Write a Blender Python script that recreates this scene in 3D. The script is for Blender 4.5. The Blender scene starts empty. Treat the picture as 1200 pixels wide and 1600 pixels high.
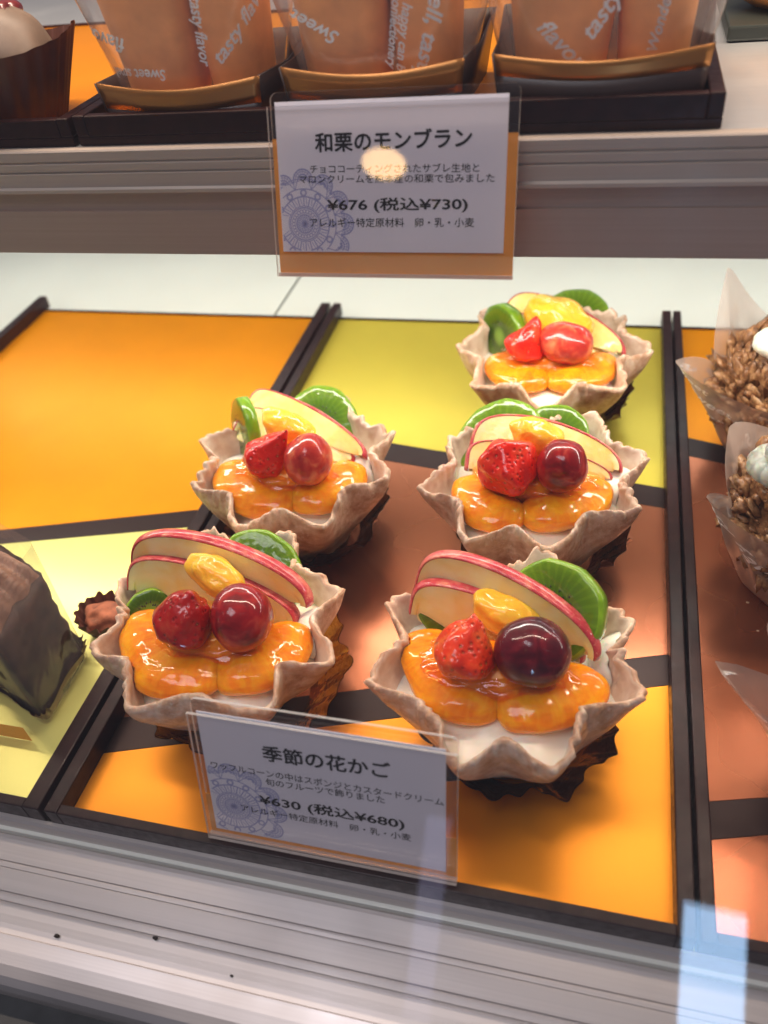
import bpy, bmesh, math, random
from mathutils import Vector, Matrix, Euler, noise
random.seed(7)
V = Vector
C = bpy.context.scene.collection
SC = bpy.context.scene
U = 0.01                                   # everything below is written in centimetres

# ------------------------------------------------------------------ camera
F, CX, CY, CH = 1262.0, 600.0, 800.0, 25.0
AX = V((0.96763889, 0.08374886, -0.23803592))
AY = V((0.23206115, -0.66584131, 0.70908602))
AZ = V((-0.099109, -0.7413781, -0.6637288))
def ray(px, py):
    d = V((px-CX, py-CY, F))
    return V((AX.dot(d), AY.dot(d), AZ.dot(d)))
def at(px, py, z=0.0):                     # the point at height z seen at a pixel of the photo
    d = ray(px, py); t = (z-CH)/d.z
    return V((0, 0, CH)) + d*t
def aty(px, py, y):
    d = ray(px, py); t = y/d.y
    return V((0, 0, CH)) + d*t
def onplane(px, py, O, n):
    d = ray(px, py); c = V((0, 0, CH))
    return c + d*((O-c).dot(n)/d.dot(n))
def cmpx(p):                               # centimetres per photo pixel at point p
    q = p-V((0, 0, CH)); return (AX*q.x+AY*q.y+AZ*q.z).z/F

cd = bpy.data.cameras.new('camera'); cam = bpy.data.objects.new('camera', cd); C.objects.link(cam)
cd.sensor_fit = 'HORIZONTAL'; cd.sensor_width = 36; cd.lens = 36*F/1200
cd.clip_start = 0.005; cd.clip_end = 20
right = V((AX.x, AY.x, AZ.x)); up = -V((AX.y, AY.y, AZ.y)); back = -V((AX.z, AY.z, AZ.z))
m = Matrix((right, up, back)).transposed().to_4x4(); m.translation = V((0, 0, CH))*U
cam.matrix_world = m
cd.dof.use_dof = True; cd.dof.focus_distance = 0.285; cd.dof.aperture_fstop = 13
SC.camera = cam

# ------------------------------------------------------------------ light
w = bpy.data.worlds.new('World'); SC.world = w; w.use_nodes = True
bg = w.node_tree.nodes['Background']; bg.inputs[0].default_value = (0.80, 0.82, 1.0, 1); bg.inputs[1].default_value = 0.13
def area(name, loc, target, sx, sy, power, col):
    l = bpy.data.lights.new(name, 'AREA'); l.shape = 'RECTANGLE'; l.size = sx*U; l.size_y = sy*U
    l.energy = power; l.color = col
    o = bpy.data.objects.new(name, l); C.objects.link(o); o.location = V(loc)*U
    o.rotation_euler = (V(target)-V(loc)).to_track_quat('-Z', 'Y').to_euler()
    return o
area('shelf_light_front', (-8, 29.5, 13.4), (-8, 30.5, 0), 90, 1.6, 1.15, (1.0, 0.94, 0.84))
area('shelf_light_rear', (-8, 50, 13.4), (-8, 49, 0), 90, 1.6, .55, (0.96, 1.0, 0.94))
area('case_top_light', (-8, 30, 44), (-8, 31, 17), 90, 2.5, 3.6, (1.0, 0.80, 0.62))
PANE_O, PANE_N = V((0, 7.0, -.86)), V((0, -math.cos(math.radians(28)), math.sin(math.radians(28))))
def mirror_spot(px, py, dist):             # the place in the shop that the slanted front pane mirrors at a pixel
    p = onplane(px, py, PANE_O, PANE_N); d = ray(px, py).normalized(); r = d-2*d.dot(PANE_N)*PANE_N
    return p+r*dist, p
q, p = mirror_spot(1112, 1545, 90)
area('shop_window', q, p, 7.0, 17, .38, (0.42, 0.66, 1.0))
q, p = mirror_spot(668, 1440, 130)
area('shop_doorway', q, p, 4.5, 34, .05, (0.62, 0.62, 1.0))
q, p = mirror_spot(600, 256, 120)
l = area('ceiling_lamp', q, p, 7, 4.6, .10, (1.0, 0.62, 0.25)); l.data.shape = 'ELLIPSE'
area('shop_daylight_fill', (-30, -22, 120), (-5, 18, 5), 70, 40, 4.8, (0.97, 0.94, 1.0))  # added overhead fill for the room's daylight, placed outside the pane's reflections
SC.view_settings.view_transform = 'Standard'; SC.view_settings.look = 'None'
SC.view_settings.gamma = 1; SC.view_settings.exposure = 0.12; SC.view_settings.use_curve_mapping = False
SC.render.engine = 'CYCLES'
SC.cycles.max_bounces = 10; SC.cycles.transparent_max_bounces = 24

# ------------------------------------------------------------------ object helpers
def link(name, me, m=None, parent=None):
    o = bpy.data.objects.new(name, me); C.objects.link(o)
    if m is not None:
        for mm in (m if isinstance(m, (list, tuple)) else [m]): me.materials.append(mm)
    if parent is not None: o.parent = parent
    return o
def mesh(name, vs, fs, m=None, parent=None, smooth=True, idx=None, org=None):
    """vs in world cm; parent is an Empty at org"""
    og = V(parent['org']) if parent is not None else V(org or (0, 0, 0))
    me = bpy.data.meshes.new(name)
    me.from_pydata([tuple((V(v)-og)*U) for v in vs], [], fs)
    if smooth: me.polygons.foreach_set('use_smooth', [True]*len(me.polygons))
    o = link(name, me, m, parent)
    if idx: me.polygons.foreach_set('material_index', idx)
    if parent is None: o.location = og*U
    me.update(); return o
def tag(o, label=None, cat=None, group=None, kind=None):
    if label: o['label'] = label
    if cat: o['category'] = cat
    if group: o['group'] = group
    if kind: o['kind'] = kind
    return o
def empty(name, loc, label=None, cat=None, group=None):
    o = bpy.data.objects.new(name, None); C.objects.link(o); o.location = V(loc)*U
    o.empty_display_size = 0.01; o['org'] = tuple(loc); return tag(o, label, cat, group)
class Geo:
    def __init__(s): s.v = []; s.f = []; s.i = []
    def add(s, vs, fs, i=0):
        n = len(s.v); s.v += [tuple(v) for v in vs]; s.f += [tuple(k+n for k in f) for f in fs]; s.i += [i]*len(fs)
    def box(s, a, b, i=0):
        x0, y0, z0 = a; x1, y1, z1 = b
        s.add([(x0,y0,z0),(x1,y0,z0),(x1,y1,z0),(x0,y1,z0),(x0,y0,z1),(x1,y0,z1),(x1,y1,z1),(x0,y1,z1)],
              [(3,2,1,0),(4,5,6,7),(0,1,5,4),(1,2,6,5),(2,3,7,6),(3,0,4,7)], i)
    def prism(s, pts, z0, z1, i=0):
        n = len(pts)
        ar = sum(pts[k][0]*pts[(k+1) % n][1]-pts[(k+1) % n][0]*pts[k][1] for k in range(n))
        if ar < 0: pts = pts[::-1]
        s.add([(p[0], p[1], z0) for p in pts]+[(p[0], p[1], z1) for p in pts],
              [tuple(range(n))[::-1], tuple(range(n, 2*n))]+[(k, (k+1) % n, n+(k+1) % n, n+k) for k in range(n)], i)
    def grid(s, rows, i=0, close=False):
        R = len(rows); K = len(rows[0]); vs = [p for r in rows for p in r]; fs = []
        for a in range(R-1):
            for b in range(K if close else K-1):
                c = (b+1) % K; fs.append((a*K+b, a*K+c, (a+1)*K+c, (a+1)*K+b))
        s.add(vs, fs, i)
    def uvs(s, o, nu):                      # u along the path, v around
        uv = o.data.uv_layers.new(name='uv')
        for lp in o.data.loops:
            uv.data[lp.index].uv = ((lp.vertex_index//nu)/109, (lp.vertex_index % nu)/nu)
        return o
    def out(s, name, m, parent=None, smooth=True, org=None):
        return mesh(name, s.v, s.f, m, parent, smooth, s.i if max(s.i) > 0 else None, org)
def bevel(o, wd=0.05, seg=2):
    b = o.modifiers.new('bevel', 'BEVEL'); b.width = wd*U; b.segments = seg; b.limit_method = 'ANGLE'; b.angle_limit = 0.6
    for p in o.data.polygons: p.use_smooth = False
    return o
def nz(p, s=1.0, o=0): return noise.noise(V((p[0]*s+o, p[1]*s+o*1.7, p[2]*s-o)))

# ------------------------------------------------------------------ materials
MATS = {}
class Mt:
    def __init__(s, name):
        s.m = bpy.data.materials.new(name); s.m.use_nodes = True; s.t = s.m.node_tree; s.n = s.t.nodes; s.l = s.t.links
        s.b = s.n['Principled BSDF']; s.tc = s.n.new('ShaderNodeTexCoord')
    def set(s, **k):
        for a, b in k.items(): s.b.inputs[a.replace('_', ' ')].default_value = b
        return s
    def noise(s, scale, detail=3, stretch=(1, 1, 1), dist=0.0, rough=0.5):
        mp = s.n.new('ShaderNodeMapping'); mp.inputs['Scale'].default_value = [100*q for q in stretch]
        s.l.new(s.tc.outputs['Object'], mp.inputs['Vector'])
        t = s.n.new('ShaderNodeTexNoise'); t.inputs['Scale'].default_value = scale; t.inputs['Detail'].default_value = detail
        t.inputs['Distortion'].default_value = dist; t.inputs['Roughness'].default_value = rough
        s.l.new(mp.outputs[0], t.inputs['Vector']); return t.outputs['Fac']
    def vor(s, scale, feature='F1'):
        mp = s.n.new('ShaderNodeMapping'); mp.inputs['Scale'].default_value = (100, 100, 100)
        s.l.new(s.tc.outputs['Object'], mp.inputs['Vector'])
        t = s.n.new('ShaderNodeTexVoronoi'); t.feature = feature; t.inputs['Scale'].default_value = scale
        s.l.new(mp.outputs[0], t.inputs['Vector']); return t.outputs['Distance']
    def ramp(s, fac, stops):
        r = s.n.new('ShaderNodeValToRGB'); e = r.color_ramp.elements
        while len(e) < len(stops): e.new(0.5)
        for q, (p, c) in zip(e, stops): q.position = p; q.color = (*c, 1) if len(c) == 3 else c
        s.l.new(fac, r.inputs[0]); return r.outputs[0]
    def mix(s, fac, a, b, mode='MIX'):
        x = s.n.new('ShaderNodeMix'); x.data_type = 'RGBA'; x.blend_type = mode
        for sock, val in ((x.inputs[0], fac), (x.inputs[6], a), (x.inputs[7], b)):
            if isinstance(val, bpy.types.NodeSocket): s.l.new(val, sock)
            else: sock.default_value = val if not isinstance(val, tuple) or len(val) == 4 else (*val, 1)
        return x.outputs[2]
    def color(s, sock): s.l.new(sock, s.b.inputs['Base Color']); return s
    def rough(s, sock, a, b):
        mr = s.n.new('ShaderNodeMapRange'); mr.inputs['To Min'].default_value = a; mr.inputs['To Max'].default_value = b
        mr.inputs['From Min'].default_value = .3; mr.inputs['From Max'].default_value = .7
        s.l.new(sock, mr.inputs[0]); s.l.new(mr.outputs[0], s.b.inputs['Roughness']); return s
    def bump(s, sock, strength, dist=0.05, coat=False):
        bp = s.n.new('ShaderNodeBump'); bp.inputs['Strength'].default_value = strength; bp.inputs['Distance'].default_value = dist*U
        s.l.new(sock, bp.inputs['Height'])
        prev = s.b.inputs['Normal']
        if prev.is_linked: s.l.new(prev.links[0].from_socket, bp.inputs['Normal'])
        s.l.new(bp.outputs[0], s.b.inputs['Normal'])
        if coat: s.l.new(bp.outputs[0], s.b.inputs['Coat Normal'])
        return s
def sr(r, g, b):                            # 0..255 display colour to linear
    return tuple(((c/255)/12.92 if c/255 <= .04045 else ((c/255+.055)/1.055)**2.4) for c in (r, g, b))
def simple(name, c, rough=.5, metal=0., ns=None, var=.12, bump=0., **k):
    q = Mt(name); q.set(Roughness=rough, Metallic=metal, **k); q.b.inputs['Base Color'].default_value = (*c, 1)
    if ns:
        f = q.noise(ns, 4)
        q.color(q.ramp(f, [(.3, tuple(x*(1-var) for x in c)), (.7, tuple(min(1, x*(1+var)) for x in c))]))
        if bump: q.bump(f, bump, .03)
    return q.m
def card(name, c, metal, rough):
    q = Mt(name); q.set(Metallic=metal)
    f = q.noise(.35, 3); g = q.noise(3.0, 2, (1, .15, 1)); h = q.noise(30, 2)
    q.color(q.ramp(f, [(.3, tuple(x*.94 for x in c)), (.7, c)]))
    q.rough(q.noise(.25, 1), rough*.96, rough*1.05); q.set(Specular_IOR_Level=.25)
    return q.m
M_OR = card('orange_card', sr(255, 158, 0), .5, .34)
M_YE = card('lime_card', sr(224, 204, 76), .40, .32)
M_LI = card('pale_lime_card', sr(236, 232, 140), .40, .30)
M_AM = card('amber_card', sr(240, 152, 36), .50, .34)
M_CO = card('copper_card', sr(176, 108, 78), .80, .27)
M_BA = card('brown_band', sr(52, 36, 34), .35, .34)
def wood():
    q = Mt('dark_rail'); f = q.noise(2.2, 4, (1, 1, 1)); q.set(Coat_Weight=.1, Coat_Roughness=.3, Specular_IOR_Level=.22)
    q.color(q.ramp(f, [(.3, sr(36, 17, 17)), (.7, sr(50, 26, 25))])); q.rough(q.noise(4, 4), .28, .48)
    q.bump(q.noise(9, 3, (1, .2, 1)), .06, .01); return q.m
M_RAIL = wood()
M_BLACK = simple('black_gap', (.012, .010, .010), .5)
def metal(name, c, ro, ys=1.0, met=.7):
    q = Mt(name); q.set(Metallic=met)
    st = (.03, 5, 5)
    f = q.noise(3, 4, st); g = q.noise(.3, 3)
    q.color(q.ramp(f, [(.3, tuple(x*.92 for x in c)), (.7, c)])); q.rough(g, ro*.85, ro*1.2); q.bump(f, .07*ys, .01)
    return q.m
M_ALU = metal('brushed_aluminium', (.62, .57, .56), .46, .6)
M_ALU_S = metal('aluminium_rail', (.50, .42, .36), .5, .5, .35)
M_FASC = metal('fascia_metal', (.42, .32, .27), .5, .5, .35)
M_ALU_B = metal('shelf_aluminium', (.82, .84, .84), .34, 3)
M_BASE = simple('white_enamel', sr(232, 234, 226), .22, 0, .15, .03)
M_DARK = simple('dark_rubber', (.03, .032, .036), .55, 0, 1.0, .3)

def fruit(name, stops, ns=1.2, sss=.35, rad=(1, .4, .15), bump=.25, bs=2.2, rough=.35, coat=1., detail=3, fine=.25, fs=7, scale=.005, st=(1, 1, 1)):
    q = Mt(name); q.set(Roughness=rough, Coat_Weight=coat, Coat_Roughness=.03, Coat_IOR=1.45, Specular_IOR_Level=.15)
    q.b.inputs['Subsurface Weight'].default_value = sss; q.b.inputs['Subsurface Radius'].default_value = rad
    q.b.inputs['Subsurface Scale'].default_value = scale
    if ns: q.color(q.ramp(q.noise(ns, detail, st, .6), stops))
    if bump: q.bump(q.noise(bs, 1, dist=.8), bump, .16, True)
    if fine: q.bump(q.noise(fs, 3, st), fine, .04)
    return q
M_MAND = fruit('mandarin', [(.25, (.80, .17, 0)), (.5, (.93, .27, 0)), (.75, (1.0, .42, .004))], 1.3, .55, (1, .35, .02), .26, 1.5, .4, fine=.35, fs=6, scale=.006, st=(1, 1, 2))
def pulp(q):                                # fine juice sacs lying across the segment
    mp = q.n.new('ShaderNodeMapping'); mp.inputs['Scale'].default_value = (26, 7, 1); q.l.new(q.tc.outputs['UV'], mp.inputs['Vector'])
    v = q.n.new('ShaderNodeTexVoronoi'); v.feature = 'SMOOTH_F1'; v.inputs['Scale'].default_value = 1; v.inputs['Smoothness'].default_value = .4; q.l.new(mp.outputs[0], v.inputs['Vector'])
    w2 = q.n.new('ShaderNodeTexNoise'); w2.inputs['Scale'].default_value = 1.7; w2.inputs['Detail'].default_value = 4; q.l.new(mp.outputs[0], w2.inputs['Vector'])
    base = q.b.inputs['Base Color'].links[0].from_socket
    c1 = q.mix(q.ramp(v.outputs['Distance'], [(.15, (.35, .35, .35)), (.7, (0, 0, 0))]), base, (1.0, .46, .012, 1))
    c2 = q.mix(q.ramp(w2.outputs['Fac'], [(.5, (0, 0, 0)), (.8, (.4, .4, .4))]), c1, (1.0, .55, .03, 1))
    q.color(c2); q.bump(v.outputs['Distance'], .3, .04); return q.m
M_MAND = pulp(M_MAND)
M_YELC = fruit('yellow_fruit', [(.3, (.90, .42, .02)), (.7, (.93, .60, .06))], 1.4, .55, (1, .6, .1), .40, 2.2).m
def strawb(name, a, b):
    q = fruit(name, [(.25, a), (.55, b), (.8, (min(1, b[0]*1.1), b[1]*4+.05, b[2]*3+.015))], 1.0, .2, (1, .12, .06), .26, 1.4, .3, detail=4, fine=.2)
    v = q.vor(4.6); base = q.b.inputs['Base Color'].links[0].from_socket
    seed = q.ramp(v, [(.0, (1, 1, 1)), (.09, (1, 1, 1)), (.14, (0, 0, 0))])
    dark = q.ramp(v, [(.12, (.8, .8, .8)), (.30, (0, 0, 0))])
    c1 = q.mix(dark, base, (a[0]*.45, a[1]*.4, a[2]*.4, 1)); q.color(q.mix(seed, c1, (.55, .22, .04, 1)))
    d = q.ramp(v, [(.05, (0, 0, 0)), (.42, (1, 1, 1))]); q.bump(d, .8, .06)
    bp = q.n.new('ShaderNodeBump'); bp.inputs['Strength'].default_value = .35; bp.inputs['Distance'].default_value = .05*U; q.l.new(d, bp.inputs['Height'])
    q.l.new(q.b.inputs['Coat Normal'].links[0].from_socket, bp.inputs['Normal']); q.l.new(bp.outputs[0], q.b.inputs['Coat Normal'])
    return q.m
M_ST = [strawb('strawberry_bright', (.60, .006, .004), (.80, .02, .008)), strawb('strawberry_deep', (.22, .003, .004), (.42, .010, .008)),
        strawb('strawberry_orange', (.40, .004, .003), (.78, .045, .01))]
M_GR = [fruit('grape_light', [(.3, (.38, .012, .014)), (.52, (.58, .05, .03)), (.75, (.80, .24, .10))], 1.5, .4, (1, .2, .1), .10, 1.5).m,
        fruit('grape_dark', [(.3, (.035, .001, .006)), (.55, (.12, .003, .012)), (.8, (.30, .02, .03))], 1.5, .15, (1, .1, .1), .10, 1.5).m,
        fruit('grape_red', [(.3, (.13, .001, .005)), (.55, (.34, .008, .012)), (.8, (.58, .08, .05))], 1.5, .25, (1, .15, .1), .10, 1.5).m]
M_FLESH = fruit('apple_flesh', [(.3, (.98, .72, .22)), (.7, (1.0, .88, .44))], .9, .55, (1, .7, .2), .22, 1.2, .45).m
def skin():
    q = fruit('apple_skin', [(.25, (.36, .012, .025)), (.5, (.55, .05, .07)), (.74, (.78, .26, .18))], 1.6, .2, (1, .3, .2), .2, 1.4, .35, detail=5)
    f = q.noise(9, 4, (.5, 2, 2)); b = q.b.inputs['Base Color'].links[0].from_socket
    q.color(q.mix(q.ramp(f, [(.55, (0, 0, 0)), (.8, (.5, .5, .5))]), b, (.88, .50, .30, 1))); return q.m
M_SKIN = skin()
def kiwi():
    q = fruit('kiwi', [(.3, (.12, .25, .005)), (.7, (.25, .42, .02))], 1.2, .35, (.5, 1, .1), .3, 1.6, .3)
    return q.m
M_KIWI = kiwi()
def kiwiface():                              # radial rays, pale heart, ring of seeds; local z is the slice's axis
    q = fruit('kiwi_face', [(.3, (.18, .38, .02)), (.7, (.32, .56, .05))], 2, .35, (.5, 1, .1), .25, 1.6, .3)
    gx = q.n.new('ShaderNodeTexGradient'); gx.gradient_type = 'RADIAL'; q.l.new(q.tc.outputs['Object'], gx.inputs[0])
    mu = q.n.new('ShaderNodeMath'); mu.operation = 'MULTIPLY'; mu.inputs[1].default_value = 30*2*math.pi; q.l.new(gx.outputs[1], mu.inputs[0])
    sn = q.n.new('ShaderNodeMath'); sn.operation = 'SINE'; q.l.new(mu.outputs[0], sn.inputs[0])
    ln = q.n.new('ShaderNodeVectorMath'); ln.operation = 'LENGTH'; q.l.new(q.tc.outputs['Object'], ln.inputs[0])
    mm = q.n.new('ShaderNodeMath'); mm.operation = 'MULTIPLY'; mm.inputs[1].default_value = 45; q.l.new(ln.outputs['Value'], mm.inputs[0])
    zone = q.ramp(mm.outputs[0], [(.0, (.26, .40, .06)), (.16, (.20, .36, .04)), (.28, (.05, .11, .004)), (.50, (.08, .17, .005)), (.9, (.17, .30, .012))])
    ray_ = q.ramp(sn.outputs[0], [(.1, (.85, .88, .8)), (.9, (1.12, 1.1, 1.15))])
    c1 = q.mix(.8, zone, ray_, 'MULTIPLY')
    q.color(c1); return q.m
M_KFACE = kiwiface()
def cream():
    q = Mt('whipped_cream'); q.set(Roughness=.38, Coat_Weight=.25, Coat_Roughness=.2); q.b.inputs['Base Color'].default_value = (.92, .88, .76, 1)
    q.b.inputs['Subsurface Weight'].default_value = .3; q.b.inputs['Subsurface Scale'].default_value = .004
    q.bump(q.noise(2.2, 3), .22, .08); return q.m
M_CREAM = cream()
def waffle():
    q = Mt('waffle'); q.set(Roughness=.42, Coat_Weight=.25, Coat_Roughness=.22)
    q.b.inputs['Subsurface Weight'].default_value = .12; q.b.inputs['Subsurface Scale'].default_value = .003
    f = q.noise(1.6, 5, rough=.6); g = q.noise(5, 3)
    c1 = q.ramp(f, [(.28, (.42, .21, .11)), (.44, (.62, .38, .24)), (.58, (.78, .56, .40)), (.74, (.90, .75, .60))])
    q.color(q.mix(q.ramp(g, [(.58, (0, 0, 0)), (.72, (.5, .5, .5))]), c1, (.86, .72, .60, 1)))
    q.bump(q.noise(3.2, 4), .6, .1); q.bump(q.noise(12, 4), .6, .04); q.bump(q.vor(2.6), .25, .05); return q.m
M_WAF = waffle()
def coating():
    q = Mt('white_coating'); q.set(Roughness=.3, Coat_Weight=.4, Coat_Roughness=.15)
    f = q.noise(1.8, 4)
    q.color(q.ramp(f, [(.3, (.60, .41, .29)), (.62, (.80, .66, .53))])); q.bump(q.noise(3.5, 3), .3, .07); return q.m
M_COAT = coating()
def foil(name, c, ro, bmp=.7):
    q = Mt(name); q.set(Metallic=1, Roughness=ro); f = q.noise(2.4, 2)
    q.color(q.ramp(f, [(.3, tuple(x*.7 for x in c)), (.7, c)])); q.bump(f, bmp, .12); return q.m
M_GOLD = foil('gold_foil', (1.0, .62, .13), .16, 1.0)
M_BFOIL2 = foil('copper_brown_foil', (.34, .19, .12), .25, .8)
M_BFOIL = foil('brown_foil', (.18, .10, .07), .32, .4)
def film(name, c, alpha, rough=.25, trans_tint=(1, 1, 1)):
    q = Mt(name); t = q.n.new('ShaderNodeBsdfTransparent'); t.inputs[0].default_value = (*trans_tint, 1)
    q.set(Roughness=rough, Specular_IOR_Level=.6); q.b.inputs['Base Color'].default_value = (*c, 1)
    f = q.noise(1.2, 3, dist=.5); q.bump(f, .25, .1)
    lw = q.n.new('ShaderNodeLayerWeight'); lw.inputs[0].default_value = .35
    mr = q.n.new('ShaderNodeMapRange'); mr.inputs['To Min'].default_value = alpha; mr.inputs['To Max'].default_value = min(1, alpha+(.5 if alpha > .3 else .22))
    q.l.new(lw.outputs['Facing'], mr.inputs[0])
    mx = q.n.new('ShaderNodeMixShader'); q.l.new(mr.outputs[0], mx.inputs[0]); q.l.new(t.outputs[0], mx.inputs[1]); q.l.new(q.b.outputs[0], mx.inputs[2])
    q.l.new(mx.outputs[0], q.n['Material Output'].inputs['Surface']); return q.m
def gloss_film(name, alpha, mx_=.9):
    q = Mt(name); t = q.n.new('ShaderNodeBsdfTransparent'); t.inputs[0].default_value = (.96, .94, .93, 1)
    q.set(Roughness=.5); q.b.inputs['Base Color'].default_value = (.85, .80, .82, 1)
    bp = q.n.new('ShaderNodeBump'); bp.inputs['Strength'].default_value = .5; bp.inputs['Distance'].default_value = .25*U; q.l.new(q.noise(.55, 2, (1, 1, .35), 1.2), bp.inputs['Height'])
    gs = q.n.new('ShaderNodeBsdfGlossy'); gs.inputs['Roughness'].default_value = .12; q.l.new(bp.outputs[0], gs.inputs['Normal'])
    lw = q.n.new('ShaderNodeLayerWeight'); lw.inputs[0].default_value = .5; q.l.new(bp.outputs[0], lw.inputs['Normal'])
    pw = q.n.new('ShaderNodeMath'); pw.operation = 'POWER'; pw.inputs[1].default_value = 3; q.l.new(lw.outputs['Facing'], pw.inputs[0])
    mr = q.n.new('ShaderNodeMapRange'); mr.inputs['To Min'].default_value = .04; mr.inputs['To Max'].default_value = mx_; q.l.new(pw.outputs[0], mr.inputs[0])
    m1 = q.n.new('ShaderNodeMixShader'); m1.inputs[0].default_value = alpha; q.l.new(t.outputs[0], m1.inputs[1]); q.l.new(q.b.outputs[0], m1.inputs[2])
    m2 = q.n.new('ShaderNodeMixShader'); q.l.new(mr.outputs[0], m2.inputs[0]); q.l.new(m1.outputs[0], m2.inputs[1]); q.l.new(gs.outputs[0], m2.inputs[2])
    q.l.new(m2.outputs[0], q.n['Material Output'].inputs['Surface']); return q.m
M_PAPER = film('waxed_paper', (.56, .45, .39), .42, .3)
M_FILM = gloss_film('clear_film', .09)
M_FILM2 = gloss_film('cake_film', .10, .30)
def acrylic(name, tint=(1, 1, 1), ior=1.45, gl=1.0):
    q = Mt(name); t = q.n.new('ShaderNodeBsdfTransparent'); t.inputs[0].default_value = (*tint, 1)
    gs = q.n.new('ShaderNodeBsdfGlossy'); gs.inputs['Roughness'].default_value = .02; gs.inputs[0].default_value = (gl, gl, gl, 1)
    lw = q.n.new('ShaderNodeLayerWeight'); lw.inputs[0].default_value = .5
    pw = q.n.new('ShaderNodeMath'); pw.operation = 'POWER'; pw.inputs[1].default_value = 5; q.l.new(lw.outputs['Facing'], pw.inputs[0])
    fr = q.n.new('ShaderNodeMapRange'); f0 = ((ior-1)/(ior+1))**2; fr.inputs['To Min'].default_value = f0; q.l.new(pw.outputs[0], fr.inputs[0])
    mx = q.n.new('ShaderNodeMixShader'); q.l.new(fr.outputs[0], mx.inputs[0]); q.l.new(t.outputs[0], mx.inputs[1]); q.l.new(gs.outputs[0], mx.inputs[2])
    q.l.new(mx.outputs[0], q.n['Material Output'].inputs['Surface']); return q.m
M_GEL = acrylic('clear_glaze', (1.0, .86, .62), 1.5)
M_ACR = acrylic('clear_acrylic', (.95, .93, .92))
M_GLASS = acrylic('case_glass', (.98, .98, .98), 1.45)
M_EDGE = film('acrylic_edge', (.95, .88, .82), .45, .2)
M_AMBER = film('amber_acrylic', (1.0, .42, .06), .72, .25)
M_WHITE = simple('card_paper', (.88, .86, .95), .6, 0, .4, .02)
M_INK = simple('black_ink', (.035, .030, .035), .6)
M_LAV = simple('lavender_ink', sr(172, 174, 216), .6)
M_PRINT = simple('white_print', (.98, .97, .96), .4)
M_CHOC = simple('chocolate_cake', (.045, .024, .017), .55, 0, 1.6, .6, .8, Specular_IOR_Level=.25)
def choccream():
    q = Mt('chocolate_cream'); q.set(Roughness=.42); q.color(q.ramp(q.noise(1.5, 4), [(.3, (.19, .095, .06)), (.7, (.33, .185, .125))]))
    q.bump(q.noise(4.5, 3, (2.2, .25, 1)), .7, .1); q.bump(q.noise(14, 2), .25, .03); return q.m
M_CCREAM = choccream()
M_SPONGE = simple('sponge_cake', (.80, .36, .13), .6, 0, 1.6, .12, .35)
M_BPAPER = simple('brown_paper_cup', (.11, .035, .022), .5, 0, 1, .25, .2)
M_GBOX = card('gold_box_card', sr(190, 132, 76), .7, .30)
M_BBOX = simple('brown_box_card', (.05, .026, .022), .4, 0, 1, .2)
def crunchy():
    q = Mt('caramel_crust'); q.set(Roughness=.45, Coat_Weight=.25, Coat_Roughness=.12)
    q.color(q.ramp(q.noise(2.4, 5, rough=.65), [(.3, (.09, .035, .012)), (.5, (.30, .13, .045)), (.72, (.70, .42, .20))]))
    q.bump(q.noise(7, 4), .6, .09); return q.m
M_CRUST = crunchy()
M_SPECK = simple('dark_crumb', (.03, .02, .018), .7)
M_CRUMB = simple('pale_crumb', (.75, .5, .3), .6)
M_BERRY = simple('dark_berry', (.16, .02, .02), .3, Coat_Weight=.8)
M_SEED = simple('kiwi_seed', (.01, .01, .008), .35)

# ------------------------------------------------------------------ the case: base, sill, upper shelf
g = Geo()
XS = at(432, 487, -.5).x
g.box((-75, 9.5, -1.6), (XS-.09, 66, -.5)); g.box((XS+.09, 9.5, -1.6), (45, 66, -.5))
g.box((-75, 9.6, -1.7), (45, 66, -.62), 1)
tag(bevel(g.out('case_floor', [M_BASE, M_BLACK]), .03), kind='structure')
# sill: one extruded profile (y, z)
def yz(py, z): return at(0, py, z)
YL = lambda py, z: (at(0, py, z).y + 0*py, z)
prof = [(10.6, -1.6), (10.6, -.9), (9.92, -.9), (9.92, -.10), (9.86, -.02), (9.74, -.02), (9.66, -.10), (9.62, -.62), (9.50, -.74), (9.42, -.66), (9.30, -.66),
        (8.62, -.74), (8.60, -.80), (8.55, -.80), (8.53, -.745), (8.42, -.76), (8.41, -.80), (8.37, -.80), (8.36, -.765), (7.72, -.83), (7.70, -.90), (7.64, -.90), (7.62, -.84), (7.44, -.86), (7.42, -.91), (7.37, -.91), (7.35, -.87),
        (6.55, -.95), (6.50, -.90), (6.42, -.92), (6.1, -.98), (5.75, -1.10), (5.48, -1.28), (5.30, -1.55), (5.24, -2.0), (5.26, -2.6)]
g = Geo(); xs = [-60+i*3 for i in range(36)]
g.grid([[(x, y, z) for x in xs] for y, z in prof]); o = g.out('front_sill', M_ALU, smooth=False); tag(o, kind='structure')
for p in o.data.polygons: p.use_smooth = False
g = Geo(); g.box((-60, 2.0, -7), (45, 6.4, -2.6)); tag(g.out('case_front_panel', M_DARK, smooth=False), kind='structure')
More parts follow.
